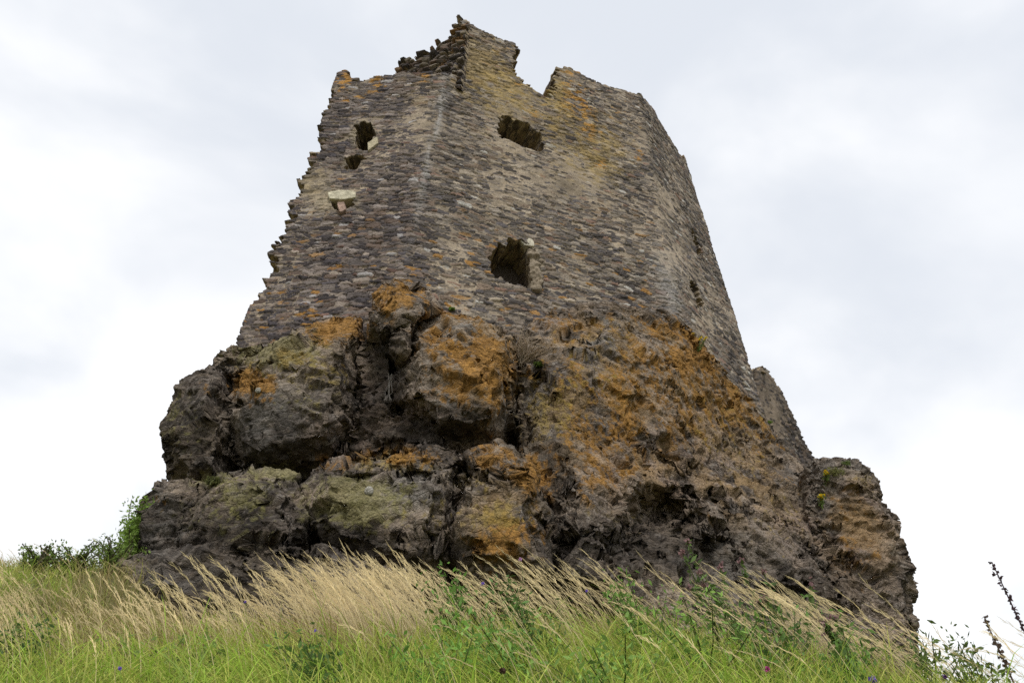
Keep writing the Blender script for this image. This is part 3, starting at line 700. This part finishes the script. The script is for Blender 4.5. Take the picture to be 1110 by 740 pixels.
gV = ribbons(P, hgt, lean, rng.uniform(.006, .015, n), rng.uniform(.3, 1.5, n), 5, np.tile(g0, (n, 1))*(1-w)+dr*.4*w, g1*(1-w)+dr*w)
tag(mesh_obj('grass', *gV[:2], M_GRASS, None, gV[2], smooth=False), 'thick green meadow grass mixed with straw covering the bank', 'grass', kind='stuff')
# tall dry stems with feathery heads, all leaning left in the wind
def tall(n, xy=None, hmin=.55, hmax=1.05, col=C(.80, .65, .37), head=True, leanx=-.52):
    x, y = xy
    P = np.stack([x, y, ground(x, y)-.02], 1); n = len(x)
    H = rng.uniform(hmin, hmax, n)*(1-.40*sst(-1.5, -2.6, x)*sst(4.6, 5.6, y)); lean = np.stack([rng.normal(leanx, .11, n)+.16*(fbm(np.stack([x*.9, y*.9, 0*x], 1), 2, 99)-.5), rng.normal(0, .13, n)], 1)
    bend = rng.uniform(.15, .65, n)
    c = col*(rng.uniform(.65, 1.15, n))[:, None]
    parts = [ribbons(P, H, lean, rng.uniform(.0032, .005, n), bend, 7, c*.55, c, prof=lambda t: 1-.45*t, face=np.tile(C(1, 0, 0), (n, 1)))]
    if head:
        for k in range(15):     # slender head: spikelets pressed along the last third
            t = .70+.29*(k/14)+rng.uniform(-.01, .01, n)
            h = H*(t-bend*t**3*.45); r = H[:, None]*lean*(t**1.7)[:, None]
            p = P+np.concatenate([r, h[:, None]], 1)
            tg = np.concatenate([H[:, None]*lean*(1.7*t**.7)[:, None], (H*(1-1.35*bend*t*t))[:, None]], 1)
            tg /= np.linalg.norm(tg, axis=1, keepdims=True); tg = tg+rng.normal(0, .15, (n, 3))
            sd = np.cross(tg, np.tile(C(0, 1, .3), (n, 1))); sd /= np.linalg.norm(sd, axis=1, keepdims=True)
            L = (H*rng.uniform(.05, .08, n))[:, None]; w = (rng.uniform(.0016, .0032, n)*(1-.6*abs(k/14-.4)))[:, None]
            off = sd*rng.normal(0, .0035, n)[:, None]
            Q = np.stack([p+off, p+off+tg*L*.45+sd*w, p+off+tg*L, p+off+tg*L*.45-sd*w], 1).reshape(-1, 3)
            parts.append((Q, np.arange(n*4).reshape(n, 4), np.repeat(c*1.08, 4, 0)))
    return merge(parts)
def dry_xy(n):
    x, y = scatter(n*8, 3.0, 9.6, .9, .8); m = free(x, y)
    d = fbm(np.stack([x*.8, y*.8, 0*x], 1), 3, 97)
    u, v = proj(np.stack([x, y, ground(x, y)+.5], 1))
    dens = .03*sst(3.4, 4.2, y)+.55*sst(4.7, 5.5, y)*sst(8.0, 6, y)*sst(.36, .56, d)+.07*sst(3.6, 4.4, y)*sst(-.5, -3.0, x)
    dens = dens*(1-.6*sst(-2.5, -4, x)*sst(6, 7, y))
    dens = dens+.32*np.exp(-((u-410)/60)**2)*sst(4.9, 5.6, y)
    m &= rng.random(len(x)) < dens*.8
    x, y = x[m][:n], y[m][:n]
    return x, y
tV = tall(0, dry_xy(3300))
tag(mesh_obj('dry_grass', *tV[:2], M_DRY, None, tV[2], smooth=False), 'tall straw coloured grass with feathery seed heads bent left by the wind', 'dry grass', kind='stuff')

# ------------------------------------------------------------------ plants
def leaf_cloud(centers, size, col, up=.3, aspect=.45, jitter=.5):
    """small pointed leaves (diamond of two triangles -> one quad each)"""
    n = len(centers)
    a = rng.normal(size=(n, 3)); a[:, 2] += up; a /= np.linalg.norm(a, axis=1, keepdims=True)
    b_ = np.cross(a, rng.normal(size=(n, 3))); b_ /= np.linalg.norm(b_, axis=1, keepdims=True)
    L = (size*rng.uniform(.6, 1.3, n))[:, None]
    V = np.stack([centers-a*L*.5, centers+b_*L*aspect*.5, centers+a*L*.5, centers-b_*L*aspect*.5], 1)
    c = np.repeat((np.asarray(col)*rng.uniform(1-jitter, 1+jitter, n)[:, None])[:, None, :], 4, 1)
    q = np.arange(n*4).reshape(n, 4)
    return V.reshape(-1, 3), q, c.reshape(-1, 3)
def tube(pts, r0, r1, sides=5):
    pts = np.array(pts, float); n = len(pts); V = []
    for k in range(n):
        d = pts[min(n-1, k+1)]-pts[max(0, k-1)]; d /= np.linalg.norm(d)+1e-9
        a = np.cross(d, C(.3, 1, .2)); a /= np.linalg.norm(a); b_ = np.cross(d, a); r = r0+(r1-r0)*k/(n-1)
        for s in range(sides):
            t = 2*math.pi*s/sides; V.append(pts[k]+r*(math.cos(t)*a+math.sin(t)*b_))
    q = [[k*sides+s, k*sides+(s+1) % sides, (k+1)*sides+(s+1) % sides, (k+1)*sides+s] for k in range(n-1) for s in range(sides)]
    return np.array(V), np.array(q), None
def tubes(list_, col):
    P = []
    for pts, r0, r1 in list_:
        V, q, _ = tube(pts, r0, r1); P.append((V, q, np.tile(np.array(col, float), (len(V), 1))*rng.uniform(.8, 1.2)))
    return merge(P)
def bush(name, base, h, w, nst, nlv, label, cat, col, lsize=.07, group=None):
    base = np.array(base, float)
    r = root(name, base, label, cat, group); st = []; lv = []
    for k in range(nst):
        a = rng.uniform(0, 2*math.pi); L = h*rng.uniform(.55, 1.0); rad = w*rng.uniform(.2, 1.0)
        p = [base+C(math.cos(a)*rad*t**1.3+.05*math.sin(5*t+k), math.sin(a)*rad*t**1.3, L*t) for t in np.linspace(0, 1, 6)]
        st.append((p, .014, .006))
        m = nlv//nst; t = rng.uniform(.15, 1.02, m)
        q = np.stack([np.interp(t, np.linspace(0, 1, 6), np.array(p)[:, i]) for i in range(3)], 1)
        lv.append(q+rng.normal(0, .035*h/1.2+.02, (m, 3)))
    V, q, c = tubes(st, (.10, .085, .05)); mesh_obj('stem', V, q, M_DRY, r, c)
    lv = np.concatenate(lv)
    V, q, c = leaf_cloud(lv, lsize, col)
    mesh_obj('foliage', V, q, M_LEAF, r, c, smooth=False)
    return r
def gat(u, Y): # ground point under pixel column u at distance Y
    x = 0.0
    for _ in range(6):
        z = float(ground(np.array([x]), np.array([Y]))[0]); d = Y*cP+z*sP; x = (u-555)/F*d
    return C(x, Y, float(ground(np.array([x]), np.array([Y]))[0]))

bush('shrub', at(133, 628, 10.3), 1.3, .34, 30, 5000, 'bright green leafy bush growing up the left side of the crag', 'bush', (.21, .32, .06), .07)
for k, (u, Y, h, w, lab) in enumerate([(118, 9.2, .5, .45, 'low green bush to the left of the leafy bush by the crag'), (75, 8.8, .42, .5, 'ragged green weed clump on the left skyline'), (35, 8.6, .38, .45, 'leftmost green weed clump on the skyline')]):
    bush('shrub', gat(u, Y), h, w, 26, 1500, lab, 'bush', (.16, .23, .05), .05)

# ------------------------------------------------------------------ small plants
bpy.context.view_layer.update()
DG = bpy.context.evaluated_depsgraph_get()
GRASSY = [o for o in bpy.data.objects if o.name in ('grass', 'dry_grass')]
for o in GRASSY: o.hide_viewport = True
bpy.context.view_layer.update(); DG.update()
def hit(u, v):
    d = at(u, v, 1.0); d /= np.linalg.norm(d)
    ok, loc, nor, *_ = scn.ray_cast(DG, Vector((0, 0, 0)), Vector(d))
    return (np.array(loc), np.array(nor)) if ok else (at(u, v, 12.0), C(0, -1, 0))
HITS = {k: hit(*k) for k in [(568, 394), (584, 396), (490, 336), (757, 382), (895, 524), (889, 550), (834, 458), (916, 503), (905, 512), (232, 522), (423, 420), (280, 423), (400, 532), (575, 386)]}
for o in GRASSY: o.hide_viewport = False

def blob_bits(pts, size, col):  # small faceted petals or buds
    return leaf_cloud(np.asarray(pts), size, col, up=.2, aspect=.9, jitter=.25)
# dead twiggy tuft
p0, n0 = HITS[(568, 394)]
tw = root('dead_tuft', p0, 'bare grey twiggy tuft growing out of a crack at the top of the rock face', 'dead plant')
lst = []
for k in range(75):
    a = rng.normal(.15, .62); L = rng.uniform(.35, .85); b0 = rng.normal(0, .05, 3); pts = []
    for t in np.linspace(0, 1, 6):
        pts.append(p0+b0+C(math.sin(a)*L*t+.05*math.sin(4*t+k), -.28*t+rng.normal(0, .012)-.05*t*t*k/75, L*math.cos(a)*.95*t-.10*t*t))
    lst.append((pts, .011, .005))
    if k % 2:
        q0 = pts[3]; lst.append(([q0, q0+C(rng.normal(0, .09), -.04, .12), q0+C(rng.normal(0, .16), -.06, .22)], .004, .002))
V, q, c = tubes(lst, (.46, .37, .27)); mesh_obj('twigs', V, q, M_DRY, tw, c)
def moss(key, r, n, label, col=(.10, .15, .03), ls=.05):
    p, nn = HITS[key]
    pts = p+np.clip(rng.normal(0, .5, (n*2, 3)), -.9, .9)*C(r, r*.5, r*.55)+C(0, -.05, 0)
    V, q, c = leaf_cloud(pts, ls, col, up=.6)
    o = mesh_obj('moss_cushion', V, q, M_LEAF, None, c, smooth=False, origin=p)
    tag(o, label, 'moss', 'green cushions on the rock')
moss((584, 396), .11, 260, 'dark green cushion at the foot of the bare twiggy tuft', (.09, .13, .02))
moss((490, 336), .07, 140, 'bright green cushion under the keep beside the jutting spur', (.16, .24, .04))
moss((834, 458), .08, 120, 'small lime green cushion below the low broken wall stump', (.17, .26, .04))
moss((916, 503), .10, 120, 'green tuft on the flat top of the right end rock', (.15, .2, .05))
moss((905, 512), .20, 200, 'yellowish weedy cushion high on the face of the right end rock', (.20, .20, .07))
moss((232, 522), .12, 160, 'dull green cushion in the gap above the grey blunt boulder', (.14, .15, .05))
def ragwort(key, h, label):
    p, nn = HITS[key]; p = p+C(0, -.04, 0)
    r = root('ragwort', p, label, 'wildflower', 'yellow flowers rooted in the rock'); st = []; fl = []; lv = []
    for k in range(5):
        e = p+C(rng.normal(0, h*.25), -.1-rng.random()*.08, h*rng.uniform(.7, 1.1)); st.append(([p, (p+e)/2+C(0, -.03, 0), e], .008, .005))
        V, q, c = blob_bits([e+np.clip(rng.normal(0, .018, 3), -.03, .03) for _ in range(16)], .045, (.75, .55, .02)); mesh_obj('flower', V, q, M_LEAF, r, c, smooth=False); lv += [p*(1-t)+e*t+rng.normal(0, .03, 3) for t in rng.random(12)]
    V, q, c = tubes(st, (.14, .18, .05)); mesh_obj('stem', V, q, M_LEAF, r, c)
    V, q, c = leaf_cloud(np.array(lv), .07, (.15, .22, .05)); mesh_obj('leaves', V, q, M_LEAF, r, c, smooth=False)
ragwort((757, 382), .42, 'yellow flowered plant where the rock meets the right corner of the keep')
ragwort((895, 524), .22, 'yellow flowered plant high on the right end rock')
ragwort((889, 550), .20, 'lower yellow flowered plant in the joint left of the right end rock')
# pale round limpet-like nodules and a bleached root on the rock
def nodule(key, r, label):
    p, nn = HITS[key]
    V, F_ = remesh_hull([p+C(math.cos(a)*math.cos(b_), math.sin(a)*math.cos(b_)*.7, math.sin(b_))*r for a in np.linspace(0, 6.28, 9) for b_ in (-1.4, -.7, 0, .7, 1.4)], r*.35)
    tag(mesh_obj('pebble', V, F_, M_ROCK, None, np.tile(C(.36, .34, .29), (len(V), 1)), origin=p), label, 'stone')
nodule((280, 423), .065, 'small pale round stone stuck in the face of the left block')
nodule((400, 532), .085, 'round grey stone bedded in the olive tinted block under the flat slab')
p, nn = HITS[(423, 420)]
rt = [([p+C(rng.normal(0, .03), -.06-.02*k, .22), p+C(rng.normal(0, .05), -.10, .05), p+C(rng.normal(0, .06), -.08, -.16), p+C(rng.normal(0, .07), -.06, -.32)], .007, .004) for k in range(7)]
V, q, c = tubes(rt, (.27, .245, .22)); tag(mesh_obj('dead_root', V, q, M_DRY, None, c, origin=p), 'bleached dry root hanging in the dark cleft of the crag', 'root')

def plant_base(u, v_top, Y):
    t = at(u, v_top, Y); b0 = C(t[0], Y, float(ground(np.array([t[0]]), np.array([Y]))[0])); return b0, float(t[2]-b0[2])
def harebell(u, v, Y, label, col=(.20, .12, .50), rad=.018, cat='flower', grp='small violet flowers in the grass'):
    b0, h = plant_base(u, v, Y); h = max(h, .15); top = b0+C(0, 0, h)
    r = root('wildflower', b0, label, cat, grp)
    V, q, c = tubes([([b0+C(.12, 0, 0), b0+C(.07, 0, h*.5), top], .003, .002)], (.18, .24, .07)); mesh_obj('stem', V, q, M_LEAF, r, c)
    rad *= .62; pts = top+np.clip(rng.normal(0, rad*.5, (18, 3)), -rad*.8, rad*.8); V, q, c = blob_bits(pts, rad*1.7, col); mesh_obj('flower', V, q, M_LEAF, r, c, smooth=False)
harebell(523, 632, 5.0, 'violet harebell in the straw grass below the orange layered block')
harebell(130, 724, 3.8, 'violet harebell low in the left foreground grass', rad=.014)
harebell(946, 736, 4.0, 'large violet harebell at the bottom edge of the picture near the right corner', rad=.026)
harebell(636, 640, 5.0, 'violet harebell between the straw stems beneath the dark hollow', rad=.014)
harebell(1024, 733, 4.4, 'dark violet flower head at the bottom right among the dark stalks', (.15, .07, .22), .02)
harebell(266, 652, 5.2, 'violet harebell below the low grey rock slab', rad=.015)
harebell(564, 606, 5.6, 'pale pink scabious head standing in front of the orange layered block', (.45, .25, .42), .022)
harebell(832, 725, 3.9, 'bright magenta thistle head alone in the lower right grass', (.42, .07, .22), .02)
harebell(545, 727, 3.7, 'dark brown seed head at the bottom centre of the grass', (.07, .035, .025), .022)
harebell(342, 683, 4.4, 'violet speck of a flower under the left straw clump', rad=.012)

def thistle(u, v, Y, label, nh=4, w=.16):
    b0, h = plant_base(u, v, Y); r = root('thistle', b0, label, 'thistle', 'thistles in front of the crag'); st = []; lv = []; hd = []
    for k in range(nh):
        e = b0+C(rng.normal(0, w)-.10, rng.normal(0, w*.6), h*(1-.10*k)); mid = b0*.45+e*.55+C(.05, 0, 0); st.append(([b0, mid, e], .009, .005))
        for t in rng.random(60)**.8: lv.append(b0*(1-t)+e*t+C(.03*math.sin(t*3), 0, 0)+rng.normal(0, .05, 3)*(1.15-t))
        hd.append(e)
    V, q, c = tubes(st, (.15, .17, .06)); mesh_obj('stem', V, q, M_LEAF, r, c)
    V, q, c = leaf_cloud(np.array(lv), .085, (.12, .19, .05), aspect=.32); mesh_obj('leaves', V, q, M_LEAF, r, c, smooth=False)
    for e in hd:
        V, q, c = blob_bits(e+rng.normal(0, .014, (16, 3)), .032, (.26, .15, .15)); mesh_obj('flower_head', V, q, M_LEAF, r, c, smooth=False)
thistle(762, 585, 5.9, 'tall thistle with pinkish heads in front of the dark hollow', 3)
thistle(802, 606, 5.7, 'bushy thistle with several brown heads right of the tall thistle', 5, .2)
thistle(836, 622, 5.6, 'thistle with lilac heads, rightmost of the three by the dark hollow', 4)
thistle(905, 668, 5.0, 'short leafy thistle under the right end rock', 3, .12)
def weed(u, v, Y, w, label, col=(.15, .26, .05), n=420, ls=.055, grp='leafy weeds in the bank'):
    b0, h = plant_base(u, v, Y); h = max(h, .25); r = root('leafy_weed', b0, label, 'weed', grp); st = []; lv = []
    for k in range(7):
        e = b0+C(rng.normal(-.08, w), rng.normal(0, w), h*rng.uniform(.65, 1.05)); st.append(([b0, (b0+e)/2+C(.03, 0, .02), e], .006, .003))
        t = rng.uniform(.25, 1.05, n//7)[:, None]; lv.append(b0*(1-t)+e*t+rng.normal(0, .055, (n//7, 3)))
    V, q, c = tubes(st, (.13, .16, .05)); mesh_obj('stem', V, q, M_LEAF, r, c)
    V, q, c = leaf_cloud(np.concatenate(lv), ls, col, up=.4, aspect=.36); mesh_obj('leaves', V, q, M_LEAF, r, c, smooth=False)
WEEDS = [(492, 622, 5.3, .10, 'narrow upright weed at the left edge of the central straw', (.14, .27, .05)), (585, 636, 5.1, .16, 'dark leafy weed in the middle of the bank under the orange layered block', (.11, .20, .05)),
 (560, 668, 4.6, .22, 'broad leaved pale green weed just below the dark leafy weed', (.22, .38, .09)), (690, 632, 5.4, .16, 'green weed at the straw edge below the middle of the rock face', (.17, .29, .06)),
 (830, 655, 5.0, .25, 'spreading dark weed clump below the thistles', (.12, .22, .05)), (752, 662, 4.8, .2, 'light green weed clump left of the spreading dark clump', (.21, .34, .07)),
 (45, 680, 5.0, .14, 'dark weed near the left edge of the picture', (.10, .17, .05)), (360, 700, 4.2, .16, 'low dark weed at the bottom left of centre', (.10, .18, .04)),
 (900, 690, 4.6, .2, 'low green weed below the right end rock', (.15, .26, .06)), (985, 690, 5.2, .2, 'weedy clump where the bank meets the sky on the right', (.13, .19, .05)), (1040, 705, 5.0, .2, 'rightmost weedy clump on the skyline beside the tall dock', (.13, .18, .05)),
 (200, 690, 4.4, .2, 'yellow green weed below the low grey slab', (.22, .31, .08)), (480, 690, 4.2, .2, 'fresh green weed at the bottom middle', (.2, .36, .07)), (660, 700, 4.1, .22, 'pale weed at the bottom right of centre', (.24, .38, .09))]
for (u, v, Y, wd, lab, cl) in WEEDS: weed(u, v, Y, wd, lab, cl)
def dock(u, v, Y, label, lean=0.0, dark=(.075, .045, .05), ns=1):
    b0, h = plant_base(u, v, Y); r = root('dock', b0, label, 'dock', 'dark dock stalks'); st = []; sd = []
    for k, (dx, hh) in enumerate([(0, 1), (-.10, .7)][:ns]):
        e = b0+C(dx*1.6+lean, rng.normal(0, .05), h*hh); pts = [b0, b0*.5+e*.5+C(dx*.3, 0, 0), e]
        V, q, c = tubes([(pts, .009, .004)], dark); mesh_obj('stem', V, q, M_DRY, r, c)
        sd = [pts[0]*(1-t)**2+2*t*(1-t)*pts[1]+t*t*e+np.clip(rng.normal(0, .012, 3), -.02, .02) for t in np.linspace(.5, 1.0, 80)+rng.normal(0, .008, 80)]
        V, q, c = blob_bits(sd, .03, dark); mesh_obj('seed_head', V, q, M_DRY, r, c, smooth=False)
dock(1080, 606, 5.2, 'tall dark purple dock stalk at the right edge against the sky', .0, ns=1)
dock(3, 585, 6.6, 'dark red dock stalk at the left edge against the sky', .0)
dock(50, 592, 8.2, 'thin dock stalk on the left skyline beside the red dock', .0, (.10, .09, .05))
dock(1072, 668, 5.3, 'short brown dock stalk left of the tall purple one', -.05, (.12, .08, .06))

# ------------------------------------------------------------------ sky and light
w = bpy.data.worlds.new('World'); scn.world = w; w.use_nodes = True
nt = w.node_tree; nt.nodes.clear(); N = nt.nodes.new; Lk = nt.links.new
SUN_EL, SUN_AZ = 52, 168
sky = N('ShaderNodeTexSky'); sky.sky_type = 'NISHITA'; sky.sun_disc = False
sky.sun_elevation = math.radians(SUN_EL); sky.sun_rotation = math.radians(SUN_AZ)
tc = N('ShaderNodeTexCoord'); mp = N('ShaderNodeMapping'); mp.inputs['Scale'].default_value = (1.6, 1.6, 2.6); mp.inputs['Location'].default_value = (.35, .2, .5)
Lk(tc.outputs['Generated'], mp.inputs[0])
nz = N('ShaderNodeTexNoise'); nz.inputs['Scale'].default_value = 1.15; nz.inputs['Detail'].default_value = 5; nz.inputs['Roughness'].default_value = .5; nz.inputs['Distortion'].default_value = .35
Lk(mp.outputs[0], nz.inputs['Vector'])
sx = N('ShaderNodeSeparateXYZ'); Lk(tc.outputs['Generated'], sx.inputs[0])
elv = N('ShaderNodeMapRange'); elv.inputs[1].default_value = .15; elv.inputs[2].default_value = .95; elv.inputs[3].default_value = -.06; elv.inputs[4].default_value = .12
Lk(sx.outputs['Z'], elv.inputs[0])
ad = N('ShaderNodeMath'); ad.operation = 'ADD'; Lk(nz.outputs['Fac'], ad.inputs[0]); Lk(elv.outputs[0], ad.inputs[1])
xs = N('ShaderNodeMath'); xs.operation = 'MULTIPLY_ADD'; xs.inputs[1].default_value = .16; Lk(sx.outputs['X'], xs.inputs[0]); Lk(ad.outputs[0], xs.inputs[2])
cr = N('ShaderNodeValToRGB'); cr.color_ramp.interpolation = 'EASE'
cr.color_ramp.elements[0].position = .30; cr.color_ramp.elements[0].color = (1, 1, 1, 1)
cr.color_ramp.elements[1].position = .66; cr.color_ramp.elements[1].color = (.70, .735, .79, 1)
Lk(xs.outputs[0], cr.inputs[0])
sc = N('ShaderNodeVectorMath'); sc.operation = 'SCALE'; sc.inputs['Scale'].default_value = 7.6
Lk(cr.outputs[0], sc.inputs[0])
mx = N('ShaderNodeMix'); mx.data_type = 'RGBA'; mx.inputs[0].default_value = .93
Lk(sky.outputs[0], mx.inputs[6]); Lk(sc.outputs[0], mx.inputs[7])
bg = N('ShaderNodeBackground'); bg.inputs['Strength'].default_value = .10; Lk(mx.outputs[2], bg.inputs['Color'])
wo = N('ShaderNodeOutputWorld'); Lk(bg.outputs[0], wo.inputs[0])
sl = bpy.data.lights.new('sun', 'SUN'); sl.energy = 1.5; sl.angle = math.radians(14); sl.color = (1, .965, .91)
so = bpy.data.objects.new('sun', sl); COL.objects.link(so)
az = math.radians(SUN_AZ); el = math.radians(SUN_EL)
dirv = Vector((math.sin(az)*math.cos(el), math.cos(az)*math.cos(el), math.sin(el)))
so.rotation_euler = dirv.to_track_quat('Z', 'Y').to_euler()
scn.view_settings.view_transform = 'Standard'; scn.view_settings.look = 'None'; scn.view_settings.exposure = 0.62; scn.view_settings.gamma = 1
scn.cycles.max_bounces = 6; scn.cycles.use_denoising = False
